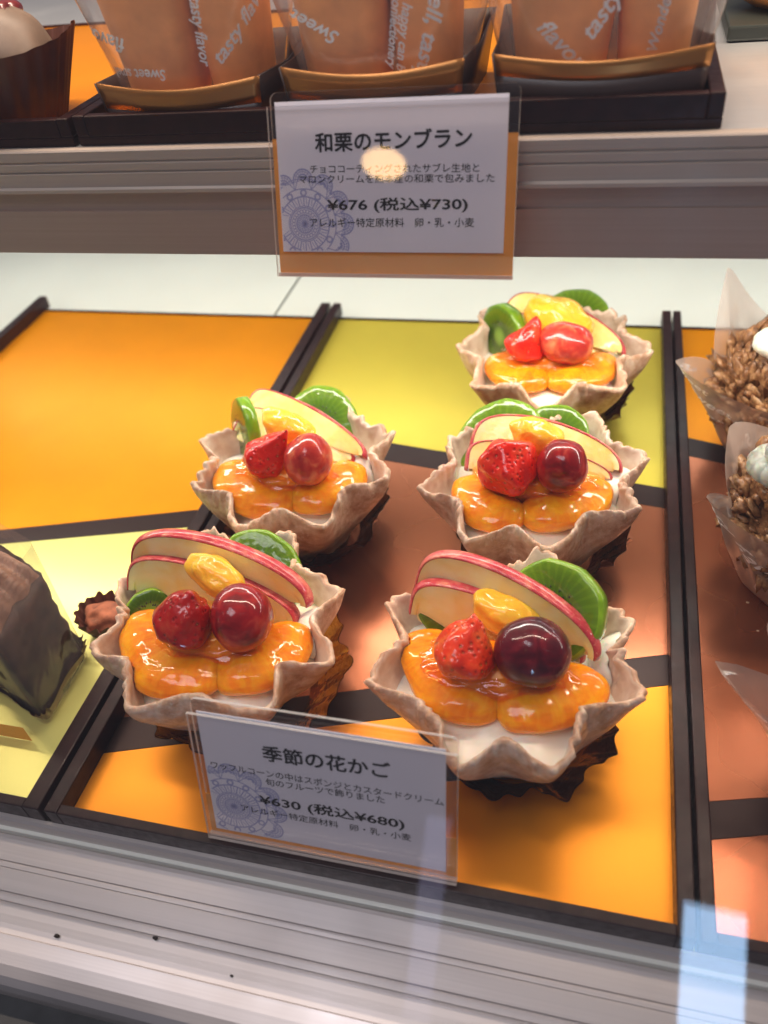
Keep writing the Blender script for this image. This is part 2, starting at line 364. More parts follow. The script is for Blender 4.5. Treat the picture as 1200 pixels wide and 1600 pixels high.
# upper shelf
g = Geo()
g.box((-75, 24.3, 16.6), (60, 60, 17.28))
tag(g.out('upper_shelf', M_ALU_B, smooth=False), kind='structure')
g = Geo()
pr = [(24.35, 17.32), (24.02, 17.32), (23.98, 17.27), (23.98, 16.98), (24.03, 16.95), (24.03, 16.91), (23.98, 16.88), (23.98, 16.66), (24.03, 16.64), (24.03, 16.60), (23.98, 16.57), (23.98, 16.14), (23.90, 16.08), (23.90, 15.97), (24.0, 15.93), (24.35, 15.93)]
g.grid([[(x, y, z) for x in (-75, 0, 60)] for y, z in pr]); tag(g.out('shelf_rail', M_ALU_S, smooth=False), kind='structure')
g = Geo(); g.box((-75, 24.12, 15.3), (60, 24.6, 15.925)); g.box((-75, 24.05, 13.8), (60, 24.3, 15.3)); g.box((-75, 24.3, 13.8), (60, 26, 13.95))
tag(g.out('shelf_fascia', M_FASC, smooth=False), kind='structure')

# ------------------------------------------------------------------ trays
def poly(g, pts, z0, z1, i=0):
    g.prism([(p[0], p[1]) for p in pts], z0, z1, i)
def rails(root, x0, x1, y0, y1, z=0.0, wl=.5, wr=.5, h=.8, front=True, backz=.12, tail=.6):
    base = Geo(); base.box((x0, y0, z-.3), (x1, y1, z-.03)); bevel(base.out('tray_base', M_RAIL, root, False), .02)
    gl = Geo(); gl.box((x0, y0, z-.03), (x0+wl, y1+tail, z+h)); bevel(gl.out('side_rail', M_RAIL, root, False), .05)
    gr = Geo(); gr.box((x1-wr, y0, z-.03), (x1, y1+tail, z+h)); bevel(gr.out('side_rail', M_RAIL, root, False), .05)
    gf = Geo(); gf.box((x0+wl+.003, y0, z-.03), (x1-wr-.003, y0+.34, z+h-.02)); bevel(gf.out('front_rail', M_RAIL, root, False), .04)
    gb = Geo(); gb.box((x0+wl+.003, y1-.12, z-.03), (x1-wr-.003, y1, z+backz)); bevel(gb.out('back_rail', M_RAIL, root, False), .02)
def panel(root, name, pts, m, z0=-.03, z1=0.0):
    g = Geo(); poly(g, pts, z0, z1); return bevel(g.out(name, m, root, False), .012, 1)
def cliptop(ya, yb, x0, x1, y1): return [(x0, ya), (x1, yb), (x1, y1), (x0, y1)]
T0, T1, TY0, TY1 = -16.64, 4.01, 9.86, 44.5
xi0, xi1 = -16.135, 3.575
tc = empty('display_tray', (-6.3, 27, -.3), 'dark brown framed tray of lime, copper and amber cards under the five fruit tarts', 'tray', 'trays with coloured card inlays on the lower shelf')
rails(tc, T0, T1, TY0, TY1)
# dividing bands: line y = a + b x
def ln(p, q): b = (q.y-p.y)/(q.x-p.x); return lambda x: p.y+b*(x-p.x)
b1t = ln(at(600, 690), at(1043, 763)); b1b = ln(at(600, 719), at(1043, 795))
b2t = ln(at(500, 1085), at(1048, 1022)); b2b = ln(at(200, 1172), at(1048, 1070))
G3 = .006
panel(tc, 'lime_card', [(xi0, b1t(xi0)), (xi1, b1t(xi1)), (xi1, TY1-.12), (xi0, TY1-.12)], M_YE)
panel(tc, 'divider_band', [(xi0, b1b(xi0)), (xi1, b1b(xi1)), (xi1, b1t(xi1)-G3), (xi0, b1t(xi0)-G3)], M_BA, -.03, .004)
panel(tc, 'copper_card', [(xi0, b2t(xi0)), (xi1, b2t(xi1)), (xi1, b1b(xi1)-G3), (xi0, b1b(xi0)-G3)], M_CO)
panel(tc, 'divider_band', [(xi0, b2b(xi0)), (xi1, b2b(xi1)), (xi1, b2t(xi1)-G3), (xi0, b2t(xi0)-G3)], M_BA, -.03, .004)
panel(tc, 'amber_card', [(xi0, TY0+.34), (xi1, TY0+.34), (xi1, b2b(xi1)-G3), (xi0, b2b(xi0)-G3)], M_AM)
# left tray
L0, L1 = -38.5, -16.86; lx0, lx1 = L0+.55, L1-.62
tl = empty('display_tray', (-27.7, 27, -.3), 'dark brown framed tray at left with bare orange card and a pale lime card', 'tray', 'trays with coloured card inlays on the lower shelf')
rails(tl, L0, L1, TY0, TY1, wl=.55, wr=.62)
c1t = ln(at(0, 828), at(300, 797)); c1b = ln(at(0, 850), at(290, 824))
panel(tl, 'orange_card', [(lx0, c1t(lx0)), (lx1, c1t(lx1)), (lx1, TY1-.12), (lx0, TY1-.12)], M_OR)
panel(tl, 'divider_band', [(lx0, c1b(lx0)), (lx1, c1b(lx1)), (lx1, c1t(lx1)-G3), (lx0, c1t(lx0)-G3)], M_BA, -.03, .004)
panel(tl, 'lime_card', [(lx0, TY0+.34), (lx1, TY0+.34), (lx1, c1b(lx1)-G3), (lx0, c1b(lx0)-G3)], M_LI)
# right tray
R0, R1 = 4.13, 25.0; rx0, rx1 = R0+.42, R1-.5
tr = empty('display_tray', (14.5, 27, -.3), 'dark brown framed tray at right edge with orange and copper cards under wrapped pastries', 'tray', 'trays with coloured card inlays on the lower shelf')
rails(tr, R0, R1, TY0, TY1, wl=.42)
d1t = ln(at(1075, 684), at(1140, 702)); d1b = ln(at(1075, 712), at(1140, 727))
d2t = ln(at(1110, 1252), at(1200, 1246)); d2b = ln(at(1110, 1312), at(1200, 1304))
panel(tr, 'orange_card', [(rx0, d1t(rx0)), (rx1, d1t(rx0)-5.5), (rx1, TY1-.12), (rx0, TY1-.12)], M_OR)
panel(tr, 'divider_band', [(rx0, d1b(rx0)), (rx1, d1b(rx0)-5.5), (rx1, d1t(rx0)-5.5-G3), (rx0, d1t(rx0)-G3)], M_BA, -.03, .004)
panel(tr, 'copper_card', [(rx0, d2t(rx0)), (rx1, d2t(rx1)), (rx1, d1b(rx0)-5.5-G3), (rx0, d1b(rx0)-G3)], M_CO)
panel(tr, 'divider_band', [(rx0, d2b(rx0)), (rx1, d2b(rx1)), (rx1, d2t(rx1)-G3), (rx0, d2t(rx0)-G3)], M_BA, -.03, .004)
panel(tr, 'copper_card', [(rx0, TY0+.34), (rx1, TY0+.34), (rx1, d2b(rx1)-G3), (rx0, d2b(rx0)-G3)], M_CO)

# ------------------------------------------------------------------ fruit tarts
def smoothstep(t): return t*t*(3-2*t)
def cup(root, cx, cy, tips, seed):
    """tips: pixel positions of the outward rim points"""
    pts = []
    for (px, py) in tips:
        p = at(px, py, 4.35); pts.append((math.atan2(p.y-cy, p.x-cx) % (2*math.pi), math.hypot(p.x-cx, p.y-cy)))
    pts.sort(); n = len(pts)
    ring = [pts[-1][0]-2*math.pi] + [p[0] for p in pts] + [pts[0][0]+2*math.pi]
    rad = [pts[-1][1]] + [p[1] for p in pts] + [pts[0][1]]
    mean = sum(p[1] for p in pts)/n
    def shape(th):                          # (rim tip radius, fold 1 at a tip / -1 at a notch)
        for k in range(len(ring)-1):
            if ring[k] <= th <= ring[k+1]:
                t = (th-ring[k])/(ring[k+1]-ring[k]); R = rad[k]+(rad[k+1]-rad[k])*smoothstep(t)
                c = math.cos(2*math.pi*t); c = 1-2*(1-(c+1)/2)**.80
                return R, c
        return mean, 0
    K = 288; H = 4.3
    def pt(k, v, off):                      # v 0 bottom .. 1 rim
        th = 2*math.pi*k/K; R, c = shape(th)
        tipR = R; notchR = R*.775
        e = V((math.cos(th)*2.2, math.sin(th)*2.2, seed*3.1))
        wob = noise.noise(e*1.4)*.16
        rim = (tipR+notchR)/2 + (tipR-notchR)/2*c + wob
        r0 = 2.05
        b = v**.9
        mid = r0+(mean*.85-r0)*(1-(1-v)**1.25)
        fold = v**1.6
        r = mid*(1-fold)+rim*fold + .10*noise.noise(V((th*3, v*3, seed)))
        z = .15+(H-.15)*b + v**4*(.16*noise.noise(e*2.0+V((5, 5, 5))) - .22*c*.5)
        edge = v**10*(.075*noise.noise(V((math.cos(th)*15, math.sin(th)*15, seed+9)))*1.6+.05*noise.noise(V((math.cos(th)*22, math.sin(th)*22, seed+9))))
        r += edge*1.9; z += edge*1.9
        r -= off*.9; z += off*.12*0
        return V((cx+math.cos(th)*r, cy+math.sin(th)*r, z))
    g = Geo(); N = 26; T = .30
    rows = []
    for j in range(N+1): rows.append([pt(k, j/N, 0) for k in range(K)])
    lip = []
    for a in (.25, .5, .75):                # rounded lip
        row = []
        for k in range(K):
            p0 = pt(k, 1, 0); p1 = pt(k, 1, T); q = p0.lerp(p1, a); q.z += .12*math.sin(math.pi*a); row.append(q)
        lip.append(row)
    g.grid(rows+lip, 0, True)
    inn = [[pt(k, 1-j/N*.9, T) for k in range(K)] for j in range(N+1)]
    g2 = [lip[-1]]+inn
    n0 = len(g.v); g.grid(g2, 1, True)
    ob = g.out('waffle_cup', [M_WAF, M_COAT], root)
    bm = bmesh.new(); bm.from_mesh(ob.data); bmesh.ops.remove_doubles(bm, verts=bm.verts, dist=1e-6); bmesh.ops.recalc_face_normals(bm, faces=bm.faces); bm.to_mesh(ob.data); bm.free()
    def inner(th, z):
        v = max(0, min(1, (z-.15)/(H-.15)))**(1/.9)
        k = th/(2*math.pi)*K; p = pt(k, v, T); return math.hypot(p.x-cx, p.y-cy)
    return inner
def creamfill(root, cx, cy, inner, seed, blobs=()):
    g = Geo(); K = 96; rows = []
    for j in range(15):
        f = 1-j/14; row = []
        for k in range(K):
            th = 2*math.pi*k/K; r = inner(th, 3.15)*1.0*f
            x = cx+math.cos(th)*r; y = cy+math.sin(th)*r
            z = 3.05+.55*(1-f**2.2)+.22*noise.noise(V((x*.7, y*.7, seed)))*(1 if f < .99 else .3)
            row.append((x, y, z))
        rows.append(row)
    g.grid(rows, 0, True)
    if len(blobs) > 1:
        nb = len(g.v); tube(g, [p-V((0, 0, .35)) for p, r in blobs], .85, .75, seed=seed, n=32)
        for q in range(nb, len(g.v)):
            x, y, z = g.v[q]; rr = math.hypot(x-cx, y-cy); lim = inner(math.atan2(y-cy, x-cx) % 6.28318, min(z, 4.1))-.04
            if rr > lim: g.v[q] = (cx+(x-cx)*lim/rr, cy+(y-cy)*lim/rr, z)
    g.out('cream', M_CREAM, root)
def sphere(g, c, ax, seed=0, amp=.0, ns=1.0, rot=None, i=0, nu=28, nv=18, shape=None):
    rows = []
    for j in range(nv+1):
        ph = math.pi*j/nv; row = []
        for k in range(nu):
            th = 2*math.pi*k/nu
            d = V((math.sin(ph)*math.cos(th), math.sin(ph)*math.sin(th), math.cos(ph)))
            s = 1+amp*noise.noise(d*ns+V((seed, seed*.3, 0)))
            p = V((d.x*ax[0], d.y*ax[1], d.z*ax[2]))*s
            if shape: p = shape(p, d)
            if rot: p = rot @ p
            row.append(V(c)+p)
        rows.append(row)
    g.grid([list(reversed(r)) for r in rows], i, True)
def basis(zv, xh=V((1, 0, 0))):
    z = V(zv).normalized(); y = z.cross(xh).normalized(); x = y.cross(z)
    return Matrix((x, y, z)).transposed()
def tube(g, path, rw, rh, upv=V((0, 0, 1)), n=20, seed=0, i=0, KP=40, ridge=0):
    P = []
    M = len(path)
    for k in range(KP):                     # catmull rom through the points
        t = k/(KP-1)*(M-1); a = min(int(t), M-2); u = t-a
        p0 = path[max(a-1, 0)]; p1 = path[a]; p2 = path[a+1]; p3 = path[min(a+2, M-1)]
        P.append(.5*((2*p1)+(p2-p0)*u+(2*p0-5*p1+4*p2-p3)*u*u+(3*p1-p0-3*p2+p3)*u**3))
    rows = []
    for k, p in enumerate(P):
        d = (P[min(k+1, KP-1)]-P[max(k-1, 0)]).normalized(); s = d.cross(upv).normalized(); uu = s.cross(d)
        t = k/(KP-1); f = (1-abs(2*t-1)**3.2)**.5 if 0 < t < 1 else .02
        f = max(f, .03); row = []
        for q in range(n):
            a = 2*math.pi*q/n
            nn = 1+.13*noise.noise(V((p.x*1.1+math.cos(a), p.y*1.1+math.sin(a), seed)))
            if ridge: nn += ridge*noise.noise(V((math.cos(a)*4.5, math.sin(a)*4.5, t*5+seed)))+ridge*.7*noise.noise(V((math.cos(a)*10, math.sin(a)*10, t*12+seed)))
            row.append(p+s*math.cos(a)*rw*f*nn+uu*math.sin(a)*rh*f*nn)
        rows.append(row)
    g.grid(rows, i, True)
def segment(root, pxs, z, rw, rh, seed, inner=None, cx=0, cy=0):
    path = [at(x, y, z+dz) for x, y, dz in pxs]
    g = Geo(); tube(g, path, rw, rh, seed=seed, n=72, KP=110, ridge=.028)
    for q in range(len(g.v)):
        x, y, z_ = g.v[q]; rr = math.hypot(x-cx, y-cy)
        if z_ < 4.35:
            lim = inner(math.atan2(y-cy, x-cx) % 6.28318, min(z_, 4.25))-.05
            if rr > lim: g.v[q] = (cx+(x-cx)*lim/rr, cy+(y-cy)*lim/rr, z_)
    g.uvs(g.out('mandarin_segment', M_MAND, root), 72)
def berry(root, c, tip, rpx, z, zt, mat, seed, fat=1.0):
    a = at(*c, z); b = at(*tip, zt); ax = b-a; L = ax.length; r = rpx*cmpx(a)
    rot = basis(ax)
    def shp(p, d):
        t = d.z                             # 1 at the tip
        tt = max(0, t); k = 1.06-(.62*tt**1.1)*(2-fat) if t > 0 else 1.06-.10*t*t
        return V((p.x*k, p.y*k, p.z*(L/r*1.0 if t > 0 else .80)))
    g = Geo(); sphere(g, a, (r, r, r), seed, .16, 1.7, rot, nu=64, nv=48, shape=shp); g.out('strawberry', mat, root)
def grape(root, c, rx, ry, z, mat, seed, tilt=0.3):
    p = at(*c, z); k = cmpx(p)
    g = Geo(); sphere(g, p, (rx*k, ry*k*.98, ry*k), seed, .09, 1.2, Euler((0, tilt, .15)).to_matrix(), nu=48, nv=32); g.out('grape', mat, root)
def apple(root, A, Mid, B, th=.44, inner=.05, lean=None, zs=(4.7, 6.4, 4.2)):
    a = at(*A, zs[0]); m_ = at(*Mid, zs[1]); b = at(*B, zs[2])
    e1 = (b-a); L = e1.length; e1.normalize(); mv = m_-a; s0 = max(.2, min(.8, mv.dot(e1)/L)); pp = mv-e1*mv.dot(e1); h = pp.length; e2 = pp.normalized()
    n = e1.cross(e2).normalized()
    if n.y > 0: n = -n                      # towards the viewer
    pw = math.log(s0)/math.log(.5); N = 44
    def P(t, f): x = ((1-math.cos(t))/2)**pw; return a+e1*(L*x)+e2*(h*math.sin(t)**.92*f)
    def hh(t, f): return a+e1*(L*(((1-math.cos(t))/2)**pw*(.94)+.03))+e2*(h*math.sin(t)**.95*f)
    fl = Geo(); rows_f = []
    for j in range(7):
        f = inner+(1-inner)*j/6
        rows_f.append([hh(math.pi*k/N, f)-n*(th*.32*(1-j/6)) if j < 6 else P(math.pi*k/N, 1) for k in range(N+1)])
    rows_b = [[p-n*(th*(.30+.70*j/6)) for p in r] for j, r in enumerate(rows_f)]
    fl.grid(rows_f); fl.grid([list(reversed(r)) for r in rows_b]); fl.grid([rows_b[0], rows_f[0]])
    f = fl.out('apple_slice', M_FLESH, root)
    bm = bmesh.new(); bm.from_mesh(f.data); bmesh.ops.recalc_face_normals(bm, faces=bm.faces); bm.to_mesh(f.data); bm.free()
    sk = Geo(); rr = []
    for j in range(9):
        u = j/8; row = []
        for k in range(N+1):
            t = math.pi*k/N; p = P(t, 1); q = p-n*(th*1.0)
            out = (p-(a+b)/2); out = (out-n*out.dot(n)).normalized()
            s = p.lerp(q, u)+out*(.03+.12*math.sin(math.pi*u)**.8)+n*(.02 if j == 0 else 0)
            row.append(s)
        rr.append(row)
    sk.grid(rr)
    me = bpy.data.meshes.new('skin'); og = V(root['org'])
    me.from_pydata([tuple((V(v)-og)*U) for v in sk.v], [], sk.f); me.polygons.foreach_set('use_smooth', [True]*len(me.polygons))
    so = link('skin', me, M_SKIN, f); sd = so.modifiers.new('solid', 'SOLIDIFY'); sd.thickness = .05*U; sd.offset = 0
def kiwislice(root, c, z, r, nrm, th=.6, seed=0, sq=1.0):
    p = at(*c, z); rot = basis(nrm); og = V(root['org'])
    K = 60; vs = []; fs = []; rings = []
    def rr(k):
        a = 2*math.pi*k/K; m_ = 9; seg = 2*math.pi/m_; d = (a+seed) % seg-seg/2
        return r*(.55+.45*math.cos(seg/2)/math.cos(d))*(1+.03*math.sin(3*a+seed))
    prof = [(0, th/2), (.3, th/2), (.6, th/2), (.8, th/2), (.93, th/2-.02), (.985, th/2-.08), (1.0, 0), (.985, -th/2+.08), (.93, -th/2+.02), (.6, -th/2), (0, -th/2)]
    idx = []
    for f, zz in prof:
        rings.append(len(vs)//K)
        for k in range(K):
            a = 2*math.pi*k/K; vs.append(V((math.cos(a)*rr(k)*f, math.sin(a)*rr(k)*f*sq, zz)))
    for j in range(len(prof)-1):
        for k in range(K):
            fs.append((j*K+k, (j+1)*K+k, (j+1)*K+(k+1) % K, j*K+(k+1) % K)); idx.append(1 if (j < 4 or j > 7) else 0)
    me = bpy.data.meshes.new('kiwi_slice'); me.from_pydata([tuple(v*U) for v in vs], [], fs)
    me.polygons.foreach_set('use_smooth', [True]*len(fs)); me.materials.append(M_KIWI); me.materials.append(M_KFACE); me.polygons.foreach_set('material_index', idx)
    bm = bmesh.new(); bm.from_mesh(me); bmesh.ops.remove_doubles(bm, verts=bm.verts, dist=1e-6); bmesh.ops.recalc_face_normals(bm, faces=bm.faces); bm.to_mesh(me); bm.free()
    o = bpy.data.objects.new('kiwi_slice', me); C.objects.link(o); o.parent = root
    mw = rot.to_4x4(); mw.translation = (p-og)*U; o.matrix_local = mw
    g = Geo(); rnd = random.Random(seed)
    for k in range(26):
        a = 2*math.pi*k/26+rnd.uniform(-.06, .06); q = r*rnd.uniform(.36, .50)
        sphere(g, (math.cos(a)*q, math.sin(a)*q*sq, th/2-.005), (.055, .03, .02), rot=Euler((0, 0, a)).to_matrix(), nu=8, nv=5)
    me2 = bpy.data.meshes.new('seeds'); me2.from_pydata([tuple(V(v)*U) for v in g.v], [], g.f)
    link('seeds', me2, M_SEED, o)
def chunk(root, c, z, rx, ry, seed, tilt=.3):
    p = at(*c, z); k = cmpx(p); g = Geo()
    sphere(g, p, (rx*k, ry*k*1.2, ry*k), seed, .22, 1.6, Euler((.3, tilt, -.25)).to_matrix(), nu=36, nv=24); g.out('yellow_fruit_piece', M_YELC, root)
def foilcup(root, cx, cy, seed, r0=2.2, r1=3.35, h=1.75, jag=.3, inside=None):
    K = 240
    def rows(off, N=9):
        R = []
        for j in range(N):
            v = j/(N-1); row = []
            for k in range(K):
                th = 2*math.pi*k/K
                fl = (.09+.08*noise.noise(V((th*2, seed, 1))))*math.cos(th*30+1.5*noise.noise(V((math.cos(th)*2, math.sin(th)*2, seed))))*v
                sc = .55*noise.noise(V((math.cos(th)*3.2, math.sin(th)*2.6, seed+3)))*v
                r = r0+(r1-r0)*v**1.15+fl+sc-off
                z = .02+h*v+v**3*jag*(2.2*noise.noise(V((math.cos(th)*5, math.sin(th)*5, seed+1)))+.35*math.cos(th*30+.7))+off*.3
                row.append((cx+math.cos(th)*r, cy+math.sin(th)*r, max(.02, z)))
            R.append(row)
        return R
    g = Geo(); g.grid(rows(0), 0, True); g.grid([list(reversed(r)) for r in rows(.035)], 1, True)
    g.out('foil_cup', [M_GOLD if inside is M_GOLD else M_BFOIL, inside or M_GOLD], root)

GT = 'glazed fruit tarts in waffle cups'
def tart(cx, cy, tips, seed, label, segs, st, gr, ap, ki, ch, blobs):
    root = empty('fruit_tart', (cx, cy, 0), label, 'tart', GT)
    inner = cup(root, cx, cy, tips, seed)
    creamfill(root, cx, cy, inner, seed, [(at(x, y, z), r) for x, y, z, r in blobs])
    foilcup(root, cx+(.65 if seed == 2 else .35), cy-(.1 if seed == 2 else -.1), seed, r1=3.75 if seed == 2 else 3.6, inside=M_GOLD if seed == 2 else M_BFOIL2)
    for k, s in enumerate(segs): segment(root, s, 3.76, 1.04, .58, seed+k*2, inner, cx, cy)
    c0, c1 = st[0], gr[0]; my = (c0[1]+c1[1])/2
    segment(root, [(c0[0]-20, my+6, 0), (c0[0]+15, my+22, .1), (c1[0]-15, my+22, .1), (c1[0]+20, my+6, 0)], 3.95, 1.0, .7, seed+9, inner, cx, cy)
    berry(root, *st); grape(root, *gr)
    gm = at((c0[0]+c1[0])/2, my+16, 4.35); k_ = cmpx(gm); g = Geo()
    sphere(g, gm, ((c1[0]-c0[0])*.5*k_+1.15, 1.2, .36), seed, .30, 2.4, nu=72, nv=40); g.out('glaze', M_GEL, root)
    for a in ap: apple(root, **a)
    for k, q in enumerate(ki): kiwislice(root, *q, seed=seed+k)
    for q in ch: chunk(root, *q, seed)
    return root
tart(-2.0, 16.1, [(575,1060),(606,932),(738,868),(851,852),(993,963),(1009,1078),(872,1202),(711,1195)], 1,
     'front right fruit tart with the near-black grape and a kiwi slice facing out', [
     [(672,985,.2),(674,1032,0),(708,1078,0),(788,1102,-.05)], [(772,1106,0),(840,1098,0),(895,1078,0),(918,1045,.1)]],
     ((724,1022), (742,962), 49, 5.1, 6.2, M_ST[2], 3), ((833,1020), 60, 55, 5.3, M_GR[1], 1.5),
     [dict(A=(650,922), Mid=(752,886), B=(926,1032), zs=(4.7, 6.15, 4.2), inner=-.05, th=.62), dict(A=(642,960), Mid=(722,924), B=(905,1036), zs=(4.2, 5.35, 3.7), inner=-.3, th=.6)],
     [((868,955), 4.6, 1.75, (-.45,-.65,.6)), ((722,935), 4.4, 1.6, (.1,-.8,.6))], [((790,962), 5.0, 60, 26)],
     [(948,985,3.9,.75),(965,1020,3.5,.8),(940,1060,3.3,.8)])
tart(-12.15, 16.1, [(137,1015),(184,898),(311,824),(452,828),(539,918),(521,1030),(425,1108),(193,1107)], 2,
     'front left fruit tart with deep red strawberry, gold foil peeping out by the lower sign', [
     [(235,955,.2),(232,1005,0),(265,1048,0),(352,1058,0)], [(335,1058,0),(400,1042,0),(440,1010,0),(448,975,.1)]],
     ((286,972), (308,925), 46, 5.1, 6.2, M_ST[1], 5, 1.35), ((377,965), 50, 53, 5.3, M_GR[2], 2.5),
     [dict(A=(208,890), Mid=(300,845), B=(477,949), zs=(4.7, 6.15, 4.2), inner=-.05, th=.62), dict(A=(201,922), Mid=(275,880), B=(457,974), zs=(4.2, 5.35, 3.7), inner=-.3, th=.6)],
     [((402,900), 3.9, 1.75, (.15,-.62,.75)), ((285,900), 3.9, 1.75, (-.1,-.62,.75)), ((236,958), 3.5, .95, (.5,-.7,.6))], [((338,900), 5.5, 52, 24)],
     [(490,945,3.8,.75),(495,985,3.5,.8),(478,1020,3.3,.8)])
tart(-12.24, 24.8, [(300,755),(318,679),(415,622),(533,614),(614,673),(612,742),(507,820),(370,823)], 3,
     'second row fruit tart beside the bare orange card, its strawberry with a pointed tip', [
     [(370,722,.2),(372,755,0),(405,778,0),(468,782,0)], [(452,784,0),(505,772,0),(535,752,0),(545,725,.1)]],
     ((413,716), (450,672), 34, 5.0, 6.3, M_ST[0], 7, .8), ((482,719), 38, 42, 5.2, M_GR[0], 3.5),
     [dict(A=(382,640), Mid=(428,612), B=(565,712), zs=(4.7, 5.3, 4.2), inner=-.1), dict(A=(366,672), Mid=(406,638), B=(548,719), zs=(4.4, 4.9, 3.9), inner=-.3)],
     [((500,664), 3.7, 1.85, (.1,-.55,.8)), ((384,674), 4.1, 1.6, (-.75,-.6,.2))], [((450,668), 5.2, 48, 22)],
     [(568,700,3.9,.75),(572,725,3.5,.8),(560,755,3.3,.8)])
tart(-1.98, 25.0, [(658,760),(698,680),(803,630),(937,645),(1015,708),(997,793),(857,860),(723,842)], 4,
     'middle fruit tart of the right-hand column of three, its strawberry pointing down', [
     [(742,745,.2),(745,778,0),(770,800,0),(822,807,0)], [(812,806,0),(868,798,0),(912,780,0),(928,748,.1)]],
     ((795,728), (804,765), 46, 5.1, 5.0, M_ST[0], 9, 1.3), ((878,728), 40, 43, 5.3, M_GR[2], 4.5),
     [dict(A=(738,700), Mid=(822,652), B=(967,735), zs=(4.7, 5.5, 4.2), inner=-.1), dict(A=(732,732), Mid=(785,690), B=(953,748), zs=(4.4, 5.0, 3.9), inner=-.3)],
     [((786,694), 3.7, 2.0, (-.1,-.58,.8)), ((864,688), 3.7, 1.6, (.1,-.58,.8))], [((842,682), 5.4, 46, 24)],
     [(962,730,3.6,.7),(960,750,3.5,.8),(945,780,3.3,.8)])
tart(-2.12, 35.0, [(712,538),(752,484),(853,458),(974,490),(1018,545),(974,606),(850,640),(741,605)], 5,
     'rearmost fruit tart with pale pink grape, nearest the white shelf at the back', [
     [(780,556,.2),(792,580,0),(820,590,0),(860,594,0)], [(850,594,0),(895,588,0),(930,578,0),(948,558,.1)]],
     ((820,540), (841,496), 30, 5.0, 6.4, M_ST[0], 11, .8), ((885,536), 43, 34, 5.2, M_GR[0], 5.5),
     [dict(A=(788,486), Mid=(862,466), B=(970,552), zs=(4.7, 5.4, 4.2), inner=-.1), dict(A=(779,518), Mid=(818,491), B=(945,548), zs=(4.4, 4.9, 3.9), inner=-.3)],
     [((898,502), 3.7, 1.85, (.1,-.5,.85)), ((788,524), 4.2, 1.65, (-.75,-.65,.15))], [((872,500), 5.4, 56, 32)],
     [(960,560,3.4,.8),(955,585,3.2,.8)])

# ------------------------------------------------------------------ signs
def text_mesh(s, bold=0.0, shear=0.0, ls=1.0):
    cu = bpy.data.curves.new('t', 'FONT'); cu.body = s; cu.size = 1; cu.shear = shear; cu.space_character = ls; cu.resolution_u = 3
    o = bpy.data.objects.new('t', cu); C.objects.link(o); dg = bpy.context.evaluated_depsgraph_get(); dg.update()
    me = bpy.data.meshes.new_from_object(o.evaluated_get(dg)); vs = [v.co.copy() for v in me.vertices]; fs = [tuple(p.vertices) for p in me.polygons]
    bpy.data.objects.remove(o); bpy.data.meshes.remove(me)
    if bold:
        n_ = len(vs); b0 = list(vs); f0 = list(fs)
        for q, (dx, dy) in enumerate(((1, .3), (-.3, 1), (-1, -.3), (.3, -1))):
            vs += [V((v.x+dx*bold, v.y+dy*bold, 0)) for v in b0]; fs += [tuple(k+n_*(q+1) for k in f) for f in f0]
    x0 = min(v.x for v in vs); x1 = max(v.x for v in vs); y0 = min(v.y for v in vs); y1 = max(v.y for v in vs)
    return [((v.x-x0), (v.y-y0)) for v in vs], fs, x1-x0, y1-y0
